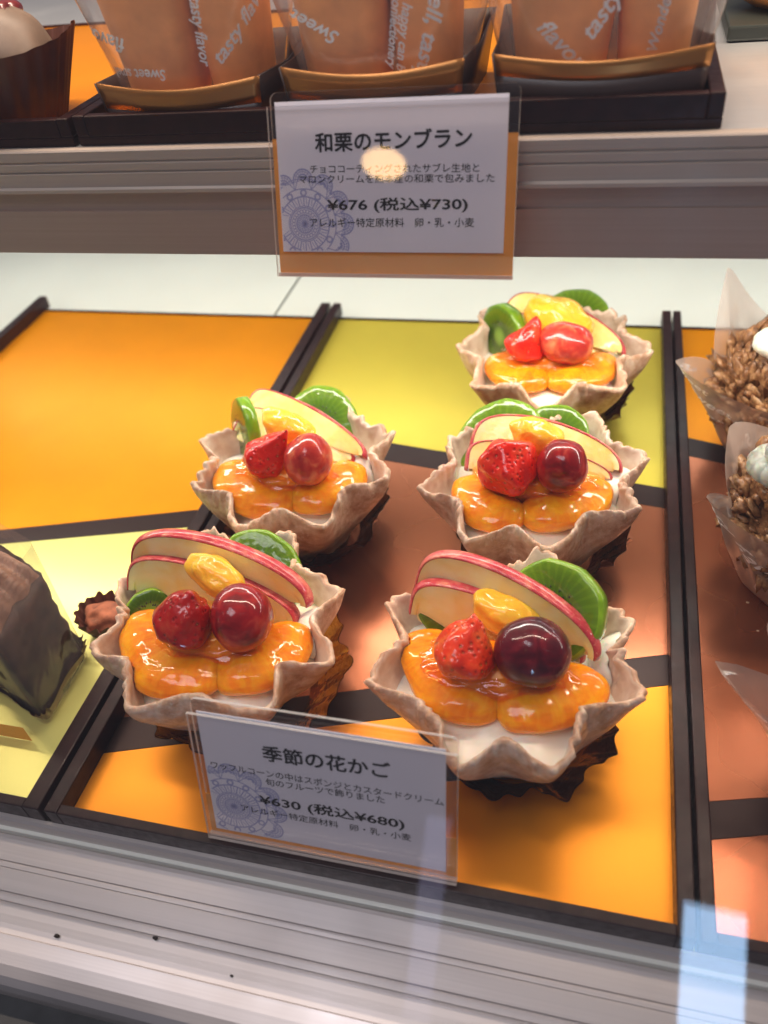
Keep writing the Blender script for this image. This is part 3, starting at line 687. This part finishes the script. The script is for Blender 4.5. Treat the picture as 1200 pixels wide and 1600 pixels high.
def sign(O, ang, W, H, cardbox, lines, doily, label, upper, k_=1.0):
    a = math.radians(ang); n = V((0, -math.cos(a), math.sin(a))); vv = V((0, math.sin(a), math.cos(a))); uu = V((1, 0, 0))
    root = empty('price_sign', O, label, 'price sign', 'Japanese price signs in clear holders')
    def P(x, y, d=0.0): return O+uu*x+vv*y+n*d
    def slab(g, x0, y0, x1, y1, d0, d1, i=0, rc=0.0, ie=None):
        pts = [(x0, y0), (x1, y0)]
        if rc:
            for k in range(7): t = math.pi/2*k/6; pts.append((x1-rc+rc*math.cos(t), y1-rc+rc*math.sin(t)))
            for k in range(7): t = math.pi/2+math.pi/2*k/6; pts.append((x0+rc+rc*math.cos(t), y1-rc+rc*math.sin(t)))
        else: pts += [(x1, y1), (x0, y1)]
        m_ = len(pts); vs = [P(x, y, d0) for x, y in pts]+[P(x, y, d1) for x, y in pts]
        g.add(vs, [tuple(range(m_))[::-1], tuple(range(m_, 2*m_))], i)
        g.add(vs, [(k, (k+1) % m_, m_+(k+1) % m_, m_+k) for k in range(m_)], i if ie is None else ie)
    top = 5.05*k_; cardbox = [q*k_ for q in cardbox]
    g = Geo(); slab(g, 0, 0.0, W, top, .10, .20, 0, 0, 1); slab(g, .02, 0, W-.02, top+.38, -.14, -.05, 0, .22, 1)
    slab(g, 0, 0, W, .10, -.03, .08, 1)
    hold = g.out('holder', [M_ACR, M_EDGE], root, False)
    bm = bmesh.new(); bm.from_mesh(hold.data); bmesh.ops.recalc_face_normals(bm, faces=bm.faces); bm.to_mesh(hold.data); bm.free()
    fb = Geo(); slab(fb, .03, .0, W-.03, 4.15*k_ if upper else 1.7, -.048, -.030); fb.out('amber_backing_and_reflection', M_AMBER, root, False)  # upper: backing card; lower: amber tray card's reflection built as a tinted strip
    x0, y0, x1, y1 = cardbox
    g = Geo(); slab(g, x0, y0, x1, y1, -.02, .02); crd = g.out('card', M_WHITE, root, False)
    og = V(root['org'])
    def sub(name, g, mm, par):
        me = bpy.data.meshes.new(name); me.from_pydata([tuple((V(v)-og)*U) for v in g.v], [], g.f); return link(name, me, mm, par)
    for (s, pa, pb, hpx, bold) in lines:
        A = onplane(*pa, O, n)-O; B = onplane(*pb, O, n)-O
        ax, ay, bx, by = A.x, A.dot(vv), B.x, B.dot(vv)
        vs, fs, w_, h_ = text_mesh(s, bold); L = math.hypot(bx-ax, by-ay); hh = hpx*k_
        dx, dy = (bx-ax)/L, (by-ay)/L; g = Geo()
        g.add([P(ax+dx*(x/w_*L)-dy*(y/h_*hh), ay+dy*(x/w_*L)+dx*(y/h_*hh), .025) for x, y in vs], fs)
        sub('lettering', g, M_INK, crd)
    # lace doily print
    g = Geo(); c, R = doily; R *= k_
    Cc = onplane(*c, O, n)-O; dx0, dy0 = Cc.x, Cc.dot(vv)
    def ok(pts): return all(x0+.02 < x < x1-.02 and y0+.02 < y < y1-.02 for x, y in pts)
    def strip(p, q, w_, lay=.021):
        d = V((q[0]-p[0], q[1]-p[1])); 
        if d.length < 1e-6: return
        s = V((-d.y, d.x)).normalized()*w_/2
        pts = [(p[0]-s.x, p[1]-s.y), (q[0]-s.x, q[1]-s.y), (q[0]+s.x, q[1]+s.y), (p[0]+s.x, p[1]+s.y)]
        if ok(pts): g.add([P(x, y, lay) for x, y in pts], [(0, 1, 2, 3)])
    def arc(cx, cy, r, a0, a1, w_, m_=14, lay=.021):
        pp = [(cx+r*math.cos(a0+(a1-a0)*k/m_), cy+r*math.sin(a0+(a1-a0)*k/m_)) for k in range(m_+1)]
        for k in range(m_): strip(pp[k], pp[k+1], w_, lay)
    arc(dx0, dy0, R*.055, 0, 6.2832, R*.11, 16)
    for rr, w_ in ((.17, .018), (.30, .018), (.33, .012), (.50, .02), (.64, .016), (.82, .012)): arc(dx0, dy0, R*rr, 0, 6.2832, R*w_*1.4, 60)
    for k in range(24):
        t = 2*math.pi*k/24; strip((dx0+R*.11*math.cos(t), dy0+R*.11*math.sin(t)), (dx0+R*.17*math.cos(t), dy0+R*.17*math.sin(t)), R*.022, .0215)
        arc(dx0+R*.235*math.cos(t), dy0+R*.235*math.sin(t), R*.035, 0, 6.2832, R*.016, 8, .022)
        strip((dx0+R*.33*math.cos(t), dy0+R*.33*math.sin(t)), (dx0+R*.50*math.cos(t), dy0+R*.50*math.sin(t)), R*.022, .0225)
        strip((dx0+R*.36*math.cos(t+.1), dy0+R*.36*math.sin(t+.1)), (dx0+R*.48*math.cos(t+.16), dy0+R*.48*math.sin(t+.16)), R*.014, .0235)
    for k in range(12):
        t = 2*math.pi*k/12; cx, cy = dx0+R*.57*math.cos(t), dy0+R*.57*math.sin(t)
        arc(cx, cy, R*.055, 0, 6.2832, R*.035, 10, .023)
        cx, cy = dx0+R*.80*math.cos(t), dy0+R*.80*math.sin(t)
        for q, w_ in ((.19, .028), (.15, .014), (.10, .026), (.05, .05)): arc(cx, cy, R*q, t-1.9, t+1.9, R*w_, 16, .0236+q*.002)
        for z in range(9):
            tt = t-1.5+z*.375; strip((cx+R*.10*math.cos(tt), cy+R*.10*math.sin(tt)), (cx+R*.19*math.cos(tt), cy+R*.19*math.sin(tt)), R*.013, .0246)
        t2 = t+math.pi/12
        for z in (-.12, 0, .12): strip((dx0+R*.64*math.cos(t2), dy0+R*.64*math.sin(t2)), (dx0+R*.80*math.cos(t2+z), dy0+R*.80*math.sin(t2+z)), R*.016, .0222)
    for v in range(len(g.v)): pass
    sub('doily_print', g, M_LAV, crd)
    return root
O = at(330, 1301, .83)
sign(O, 15.4, 7.95, 5.3, (.24, .30, 7.60, 5.03), [
    ('季節の花かご', (412,1188), (612,1217), .62, .026),
    ('ワッフルコーンの中はスポンジとカスタードクリーム', (331,1199), (694,1259), .29, .010),
    ('旬のフルーツで飾りました', (416,1226), (602,1255), .29, .010),
    ('¥630 (税込¥680)', (407,1258), (633,1298), .50, .024),
    ('アレルギー特定原材料　卵・乳・小麦', (378,1266), (643,1314), .29, .006)],
    ((366,1259), 1.75), 'lower price sign with black Japanese lettering and ¥630, clipped on the front tray rail', False)
O = aty(437, 431, 22.3)
sign(O, 19.4, 7.33, 5.4, (.20, .78, 7.42, 5.18), [
    ('和栗のモンブラン', (493,239), (738,231), .58, .028),
    ('チョココーティングされたサブレ生地と', (485,271), (749,269), .255, .008),
    ('マロンクリームを熊本産の和栗で包みました', (468,287), (773,285), .255, .008),
    ('¥676 (税込¥730)', (512,333), (731,332), .45, .024),
    ('アレルギー特定原材料　卵・乳・小麦', (485,355), (741,355), .28, .008)],
    ((477,350), 1.65), 'upper price sign with black Japanese lettering and ¥676, hanging on the upper shelf rail', True, .945)

# ------------------------------------------------------------------ warped white print for wrappers
def printed(root, s, fn, u0, v0, hgt, ang, parent, bold=.022, ls=1.0):
    """fn(u, v) in cm on the sheet -> world point just off the sheet"""
    vs, fs, w_, h_ = text_mesh(s, bold, .35, ls); ca, sa = math.cos(ang), math.sin(ang); og = V(root['org']); k = hgt/h_
    pts = [fn(u0+ca*x*k-sa*y*k, v0+sa*x*k+ca*y*k) for x, y in vs]
    me = bpy.data.meshes.new('lettering'); me.from_pydata([tuple((p-og)*U) for p in pts], [], fs); link('lettering', me, M_PRINT, parent)

# ------------------------------------------------------------------ wrapped crunchy pastries on the right
def wrapped(cx, cy, seed, tips, label, crust=True, texts=(), zc=3.2, r=3.2):
    root = empty('wrapped_pastry', (cx, cy, 0), label, 'pastry', 'crunchy pastries in printed waxed paper')
    if crust:
        g = Geo()
        def shp(p, d): return V((p.x, p.y, p.z if p.z > -r*.5 else -r*.5+(p.z+r*.5)*.2))
        sphere(g, (cx, cy, zc), (r, r, r*.95), seed, .10, 2.0, nu=64, nv=44, shape=shp)
        rnd = random.Random(seed)
        for k in range(900):
            a = rnd.uniform(0, 6.283); b = rnd.uniform(-.35, 1.0); h = math.sqrt(1-b*b)
            d = V((math.cos(a)*h, math.sin(a)*h, b)); s = rnd.choice((.10, .16, .22, .30, .42))*rnd.uniform(.8, 1.2)
            sphere(g, V((cx, cy, zc))+d*r*rnd.uniform(.97, 1.08), (s*rnd.uniform(.8, 1.8), s, s*rnd.uniform(.3, .7)), k, .9, 2.2, Euler((a, b*3, a*2)).to_matrix(), nu=9, nv=6)
        g.out('crust', M_CRUST, root)
        g = Geo(); cc_ = at(1228, 548 if cy > 30 else 742, 6.1)
        for k in range(34):
            t = k/33; a = t*4.6*math.pi; rr = .95*(1-t*.85)
            sphere(g, (cc_.x+math.cos(a)*rr, cc_.y+math.sin(a)*rr, cc_.z+t*1.3), (.62*(1-t*.5), .62*(1-t*.5), .42), k, .08, nu=20, nv=12)
        g.out('cream_swirl', M_CREAM, root)
    K = 200; N = 22
    tp = sorted([(math.atan2(y-cy, x-cx) % (2*math.pi), math.hypot(x-cx, y-cy), z) for x, y, z in tips])
    tp = [(tp[-1][0]-2*math.pi, *tp[-1][1:])]+tp+[(tp[0][0]+2*math.pi, *tp[0][1:])]
    def sheet(th, v, off=0.0):
        th = th % (2*math.pi)
        for k in range(len(tp)-1):
            if tp[k][0] <= th <= tp[k+1][0]:
                t = (th-tp[k][0])/(tp[k+1][0]-tp[k][0]); a = tp[k]; b = tp[k+1]; break
        pk = abs(1-2*t)                      # 1 at a tip, 0 halfway
        s = smoothstep(t); R = a[1]+(b[1]-a[1])*s; Z = a[2]+(b[2]-a[2])*s
        pk = pk*.45+smoothstep(pk)*.55; R = 3.65+(R-3.65)*pk; Z = 4.1+(Z-4.1)*pk
        r0 = 2.5
        rr = r0+(R-r0)*(.72*v**.75+.28*v**2); z = .05+Z*v
        pl = .26*math.sin(th*13+1.3*math.sin(th*3+seed))*math.sin(math.pi*min(1, v*1.15))*(.35+.65*(1-pk))
        rr += pl+.10*noise.noise(V((th*2.5, v*3, seed)))+off
        return V((cx+math.cos(th)*rr, cy+math.sin(th)*rr, z))
    g = Geo(); g.grid([[sheet(2*math.pi*k/K, j/N) for k in range(K)] for j in range(N+1)], 0, True)
    w_ = g.out('paper_wrap', M_PAPER, root)
    for (s, th0, v0, h, ang) in texts:
        fn = lambda u, v, th0=th0, v0=v0: sheet(th0+u/4.2, min(1, v0+v/5.5), .03)
        printed(root, s, fn, 0, 0, h, ang, w_)
    return root
def tips3(l): return [tuple(at(x, y, z)) for x, y, z in l]
wrapped(8.9, 33.6, 1, tips3([(1055,566,5.2),(1136,420,8.2)])+[(14.0, 36, 6.5), (11, 28.6, 5.0)],
        'crunchy caramel pastry in waxed paper, the farther one, near the white back shelf', True,
        [('Sweet smell, tasty flavor', 3.36, .66, .75, -.12), ('be as happy can be', 3.55, .52, .30, -.12), ('Sweet', 3.25, .86, .5, -.1)])
wrapped(8.9, 25.1, 2, tips3([(1103,778,5.6),(1140,672,6.4)])+[(13.5, 28, 6.5), (11.5, 20.4, 5.2)],
        'crunchy caramel pastry in waxed paper at right edge, the nearer one with flavor lettering', True,
        [('tasty flavor', 3.30, .90, .95, -.70), ('Sweet smell', 2.35, .82, .60, -.3), ('happy confectionery', 3.9, .18, .36, 1.2)])
wrapped(10.0, 15.8, 3, tips3([(1119,1033,5.0),(1200,980,6)])+[(14.8, 18, 6), (13.5, 12.5, 5.4), (6.6, 11.2, 4.2)],
        'pointed corner of the front waxed paper wrap at right edge above bare copper card', True,
        [('smell, tasty', 3.2, .72, .8, -.7), ('Sweet', 3.05, .9, .4, -.2)], 2.6, 2.6)

# ------------------------------------------------------------------ chocolate cake at the left
root = empty('chocolate_cake', (-20.6, 15.4, 0), 'dark chocolate cake slice in clear film with piped chocolate cream on top, left edge', 'cake')
A_, B_ = V((-18.75, 13.15, 0)), V((-18.85, 16.75, 0)); Dv = V((-3.9, 1.5, 0)); E_ = B_+Dv; Fv = A_+Dv
def quadcol(a, z0, z1, shr=0.0, nseg=14, amp=0.0, seed=0, dz=0.0):
    cen = sum(a, V((0, 0, 0)))/4; per = []
    for k in range(4):
        p, q = a[k], a[(k+1) % 4]
        for j in range(nseg): per.append(p.lerp(q, j/nseg))
    for _ in range(14): per = [(per[k-1]+per[k]*2+per[(k+1) % len(per)])/4 for k in range(len(per))]
    rows = []
    for j in range(13):
        t = j/12; row = []
        for p in per:
            d = p-cen; q = cen+d*(1-shr)*(1-.06*(1-t)); q = V((q.x, q.y, z0+(z1-z0)*t))
            q += d.normalized()*amp*(noise.noise(V((q.x*.9, q.y*.9, q.z*.9+seed)))+.5*noise.noise(V((q.x*2.3, q.y*2.3, q.z*2.3+seed)))); row.append(q)
        rows.append(row)
    for f in (.85, .6, .3, .02):
        rows.append([cen+(V((p.x, p.y, 0))-cen)*f*(1-shr)+V((0, 0, z1+dz*(1-f)+amp*noise.noise(V((p.x*f, p.y*f, seed))))) for p in per])
    return rows
quad = [A_, B_, E_, Fv]
g = Geo(); g.grid(quadcol(quad, .12, 4.8, .035, 24, .24, 3), 0, True); g.out('cake_body', M_CHOC, root)
g = Geo(); rnd = random.Random(4)
def ctop(p): return V((p.x, p.y, 0))
rows = []
for j in range(20):
    row = []
    for k in range(28):
        u = k/27; v = j/19; p = A_.lerp(B_, v).lerp(Fv.lerp(E_, v), u)
        p = p+(A_+B_+E_+Fv-4*p)/4*.14
        e = min(u, 1-u, v*1.2, (1-v)*1.2)*6
        z = 4.5+1.15*min(1, e)**.5+.22*math.sin(v*21+u*6)+.25*noise.noise(V((u*4, v*4, 3)))
        row.append(V((p.x, p.y, z)))
    rows.append(row)
g.grid([list(reversed(r)) for r in rows]); g.out('chocolate_cream', M_CCREAM, root)
g = Geo(); fo = [A_, B_, E_, Fv]; cen = sum(fo, V((0, 0, 0)))/4
def roundquad(k_, r=.28, z=0, grow=1.0):
    out = []
    for i in range(4):
        p = fo[i]; a = fo[i-1]; b = fo[(i+1) % 4]
        da = (a-p).normalized()*r; db = (b-p).normalized()*r
        for t in (0, .25, .5, .75, 1): q = (p+da).lerp(p, t).lerp(p.lerp(p+db, t), t); out.append(cen+(q-cen)*grow+V((0, 0, z)))
    return out
g.grid([roundquad(0, .4, .06+6.3*j/10, .96+.07*j/10) for j in range(11)], 0, True); g.out('clear_film', M_FILM2, root)
g = Geo(); K = 120; rows = []
for j in range(5):
    v = j/4; base = []
    rq = roundquad(0, .6, 0, 1.0)
    for k in range(K):
        t = k/K*len(rq); a = int(t); p = rq[a].lerp(rq[(a+1) % len(rq)], t-a); d = (p-cen).normalized()
        base.append(p*1.0+d*(-.25+.38*v+.10*math.sin(k*.9)*v)+V((0, 0, .03+.8*v+.12*math.sin(k*.9+1)*v)))
    rows.append(base)
g.grid(rows, 0, True); g.out('paper_cup', M_BPAPER, root)
# cocoa dusted cake behind it
root = empty('cocoa_cake', (-19.6, 20.2, 0), 'low cocoa dusted cake in ruffled brown paper between chocolate cake and front left tart', 'cake')
g = Geo(); K = 120; cc = V((-18.75, 18.2, 0)); rows = []
for j in range(8):
    v = j/7; rows.append([cc+V((math.cos(2*math.pi*k/K)*(.85+.4*v+.07*math.sin(k*.8)*v), math.sin(2*math.pi*k/K)*(.7+.35*v+.12*math.sin(k*.8)*v), .03+1.0*v+.15*noise.noise(V((k*.3, v, 2))))) for k in range(K)])
g.grid(rows, 0, True); g.out('paper_cup', M_BPAPER, root)
g = Geo(); sphere(g, cc+V((0, 0, .6)), (1.05, .8, .55), 3, .25, 2, nu=40, nv=24); g.out('cake_body', simple('cocoa_cake', (.30, .09, .04), .75, 0, 3, .4, .6), root)
# amber acrylic corner at the left
O = at(36, 1137, .9); g = Geo()
g.box((-26, 12.6, .03), (O.x, O.y, .9)); o = bevel(g.out('amber_block', M_AMBER, None, False, org=(O.x, 12.6, .03)), .05)
tag(o, 'corner of a low see-through amber acrylic block on the pale lime card, lower left', 'sign base')

# ------------------------------------------------------------------ upper shelf goods
SH = 17.30
def utray(x0, x1, label, mc, y0=24.42, y1=42):
    t = empty('display_tray', ((x0+x1)/2, 33, SH), label, 'tray', 'dark trays on the upper shelf')
    rails(t, x0, x1, y0, y1, SH+.31, .42, .42, .62 if x1 > 0 else .55, tail=0)
    panel(t, 'orange_card', [(x0+.42, y0+.34), (x1-.42, y0+.34), (x1-.42, y1-.12), (x0+.42, y1-.12)], mc, SH+.28, SH+.31)
UX = aty(1130, 180, 24.42).x
utray(-16.9, UX, 'long dark brown tray on the upper shelf holding the three wrapped sponge cakes', M_OR)
utray(-40.0, -17.1, 'dark brown tray with orange card on the upper shelf at top left', M_OR)
def sponge(px0, px1, pyt, pyb, seed, label, texts, y=25.1, fold=True, lean=.24):
    a = aty(px0, pyt, y); b = aty(px1, pyt, y); c0 = aty(px0+ (px1-px0)*.05, pyb, y-.1); c1 = aty(px1-(px1-px0)*.04, pyb, y-.1)
    zt = (a.z+b.z)/2; zb = (c0.z+c1.z)/2; W = b.x-a.x; cx = (a.x+b.x)/2; zf = SH+.33
    root = empty('wrapped_sponge_cake', (cx, y+2, zf), label, 'cake', 'sponge cakes in film and gold boxes on the upper shelf')
    # open gold box: bowed front panel over a dark foot, flaring sides and back
    def wall(s, v, off=0):                  # s 0..1 along front, v 0..1 up
        x = cx+(s-.5)*(W*(.93+.07*v)); bow = .45*math.sin(math.pi*s)
        return V((x, y-bow*.9-.10*v-off, zf+v*(zt+.02-zf)-v*.20*math.sin(math.pi*s)*(1 if v > .6 else v/.6)))
    vb = (zb-zf)/(zt-zf)
    g = Geo(); g.grid([[wall(s/24, v) for s in range(25)] for v in (vb, vb+(1-vb)*.33, vb+(1-vb)*.66, 1)])
    gg = g.out('gold_panel', M_GBOX, root); sd = gg.modifiers.new('s', 'SOLIDIFY'); sd.thickness = .06*U
    g = Geo(); g.grid([[wall(s/24, v, .0) for s in range(25)] for v in (0, vb*.5, vb-.004)])
    for sx in (0, 1):
        p0 = wall(sx, 0); p1 = wall(sx, 1); q0 = p0+V((.12*(2*sx-1), 4.6, 0)); q1 = p1+V((.25*(2*sx-1), 4.8, .3))
        g.grid([[p0, p0.lerp(q0, .5), q0], [p1, p1.lerp(q1, .5)+V((0, 0, -.3)), q1]])
    g.grid([[wall(0, 0)+V((-.12, 4.6, 0)), wall(1, 0)+V((.12, 4.6, 0))], [wall(0, 1)+V((-.25, 4.8, .3)), wall(1, 1)+V((.25, 4.8, .3))]])
    bx = g.out('box', M_BBOX, root); sd = bx.modifiers.new('s', 'SOLIDIFY'); sd.thickness = .06*U
    # rolled sponge: two upright folded lobes
    g = Geo()
    for (ox, ww, oy, hh, sd_) in ((-.20*W, .26*W, 1.7, 4.4, seed), (.24*W, .20*W, 2.2, 5.2, seed+5)):
        rows = []
        for j in range(26):
            v = j/25; row = []
            for k in range(56):
                th = 2*math.pi*k/56; sq = 1/(abs(math.cos(th))**3+abs(math.sin(th))**3)**(1/3)
                fz = zf+hh*min(1, v*1.25); cl = 1 if v < .78 else math.cos((v-.78)/.22*math.pi/2)**.5
                rr = (.80+.34*v)*cl*(1+.04*noise.noise(V((math.cos(th)*1.5, math.sin(th)*1.5, v*2+sd_))))
                q = V((cx+ox+math.cos(th)*sq*ww*rr, y+oy+math.sin(th)*sq*1.35*rr, fz+(.28*math.sin((v-.78)/.22*math.pi/2) if v > .78 else 0)))
                q.z += .25*noise.noise(V((q.x*.5, q.y*.5, sd_)))*v; row.append(q)
            rows.append(row)
        g.grid(rows, 0, True)
    g.out('sponge', M_SPONGE, root)
    # film cone
    K = 120
    def sheet(th, v, off=0.0):
        sq = 1/(abs(math.cos(th))**2.6+abs(math.sin(th))**2.6)**(1/2.6); gr = 1+lean*v*2.2
        r = V((math.cos(th)*sq*W*.46*gr, math.sin(th)*sq*2.1*gr, 0)); n_ = r.normalized()
        w_ = .12*math.sin(th*5+seed)*v+.10*noise.noise(V((th*2, v*2, seed)))
        return V((cx, y+2.2, zf+.05+6.0*v+.5*noise.noise(V((th*1.2, seed, 0)))*v))+r+n_*(w_+off)
    g = Geo(); g.grid([[sheet(2*math.pi*k/K, j/14) for k in range(K)] for j in range(15)], 0, True)
    fl = g.out('clear_film', M_FILM, root)
    for (s, u0, z0, h, ang) in texts:
        fn = lambda u, v: sheet(-math.pi/2+u/(W*.46)*.85, max(0, v)/6.0, .03)
        printed(root, s, fn, u0, z0, h, ang, fl)
    return root
sponge(150, 408, 124, 166, 1, 'film wrapped sponge cake in a gold box, leftmost of the three on the upper shelf',
       [('Sweet smell', -.2, 1.65, .34, math.pi), ('tasty flavor', 1.0, 3.6, .40, -1.62), ('tasty flavor', 1.7, 1.6, .55, .75), ('flavor', -1.2, 2.5, .48, 2.9)])
sponge(438, 727, 98, 150, 2, 'film wrapped sponge cake in a gold box directly behind the upper price sign',
       [('smell, tasty', 1.7, 3.9, .62, -1.75), ('be as happy can be', 1.1, 3.8, .34, -1.72), ('confectionery', .75, 3.2, .32, -1.72), ('Sweet', -.7, 2.4, .4, 2.6)])
sponge(772, 1117, 76, 112, 3, 'film wrapped sponge cake in a gold box, right of the upper price sign',
       [('tasty flavor', -.1, 1.75, .58, .95), ('flavor', -1.75, 2.2, .5, -.8), ('Wonderful', 1.5, 1.4, .3, 1.5)])
# pastry in brown paper at top left
pc = V((-21.4, 26.6, SH+.33)); root = empty('cream_pastry', pc, 'pastry with pale cream and dark berries in a dark brown paper cup, top left corner', 'pastry')
g = Geo(); K = 160; rows = []
for j in range(10):
    v = j/9; rows.append([pc+V((math.cos(2*math.pi*k/K)*(2.7+1.3*v+.05*math.sin(k*1.2)), math.sin(2*math.pi*k/K)*(1.6+.7*v+.05*math.sin(k*1.2)), 2.5*v+.22*math.sin(2*math.pi*k/K*3+1)*v+.1*v*noise.noise(V((k*.1, 0, 0))))) for k in range(K)])
g.grid(rows, 0, True); g.out('paper_cup', M_BPAPER, root)
g = Geo(); sphere(g, pc+V((0, 0, 1.9)), (3.1, 1.8, 1.75), 2, .14, 1.6, nu=48, nv=30); g.out('cream', simple('pale_custard', (.20, .14, .10), .5, 0, 1.4, .2, .4), root)
g = Geo(); rnd = random.Random(3)
for k in range(7):
    a = rnd.uniform(0, 6.28); e = rnd.uniform(.3, 1.2); r = rnd.uniform(.3, .6)
    sphere(g, pc+V((math.cos(a)*3.2*math.cos(e), math.sin(a)*1.85*math.cos(e), 1.9+1.6*math.sin(e))), (r, r, r*.6), k, .3, 2, nu=14, nv=10)
g.out('berries', M_BERRY, root)
# blurred loaf far right on the upper shelf
lp = V((6.8, 39.0, SH+.02)); root = empty('loaf_cake', lp, 'blurred golden loaf cake on a green-black tray, far right corner of the upper shelf', 'cake')
g = Geo(); g.box((3.45, 33.4, SH+.02), (13.5, 40, SH+.5)); bevel(g.out('plate', simple('green_black_tray', (.03, .035, .028), .4), root, False), .08)
g = Geo(); sphere(g, (7.6, 36.2, SH+1.3), (4.0, 2.6, 1.2), 4, .12, 1.5, nu=40, nv=24); g.out('cake_body', simple('golden_cake', (.75, .30, .06), .4, 0, 1, .3, .3, Coat_Weight=.5), root)
g = Geo(); sphere(g, (7.4, 36.4, SH+2.2), (3.6, 2.2, .8), 6, .25, 2, nu=40, nv=24); g.out('topping', simple('grey_topping', (.38, .34, .28), .5, 0, 2, .4, .5), root)

# ------------------------------------------------------------------ crumbs and marks
def bit(px, py, z, s, mt, label, name, grp, flat=.5):
    p = at(px, py, z); g = Geo(); sphere(g, p+V((0, 0, s*flat*.6)), (s, s*.7, s*flat), px, .6, 2.5, nu=12, nv=8)
    tag(g.out(name, mt, None, True, org=tuple(p)), label, 'crumb', grp)
bit(89, 1463, -.88, .09, M_SPECK, 'dark crumb on the metal sill, leftmost of the three', 'crumb', 'dark crumbs on the sill')
bit(243, 1466, -.84, .085, M_SPECK, 'dark crumb on the metal sill, middle of the three', 'crumb', 'dark crumbs on the sill')
bit(362, 1525, -.9, .05, M_SPECK, 'tiny dark crumb on the metal sill, rightmost of the three, nearest the lower edge', 'crumb', 'dark crumbs on the sill')
bit(1168, 942, 0, .06, M_CRUMB, 'pale crumb on the right tray copper card, just below the nearer pastry', 'crumb', 'pale crumbs on the right tray')
bit(1184, 986, 0, .05, M_CRUMB, 'smaller pale crumb on the right tray copper card, above the front wrap corner', 'crumb', 'pale crumbs on the right tray')

# ------------------------------------------------------------------ slanted front pane
g = Geo(); n = PANE_N; vv = V((0, math.sin(math.radians(28)), math.cos(math.radians(28))))
vs = [PANE_O+V((x, 0, 0))+vv*t+n*d for d in (-.25, .25) for x, t in ((-70, 0), (50, 0), (50, 42), (-70, 42))]
g.add(vs, [(3,2,1,0),(4,5,6,7),(0,1,5,4),(1,2,6,5),(2,3,7,6),(3,0,4,7)])
tag(g.out('case_glass', M_GLASS, None, False), kind='structure')
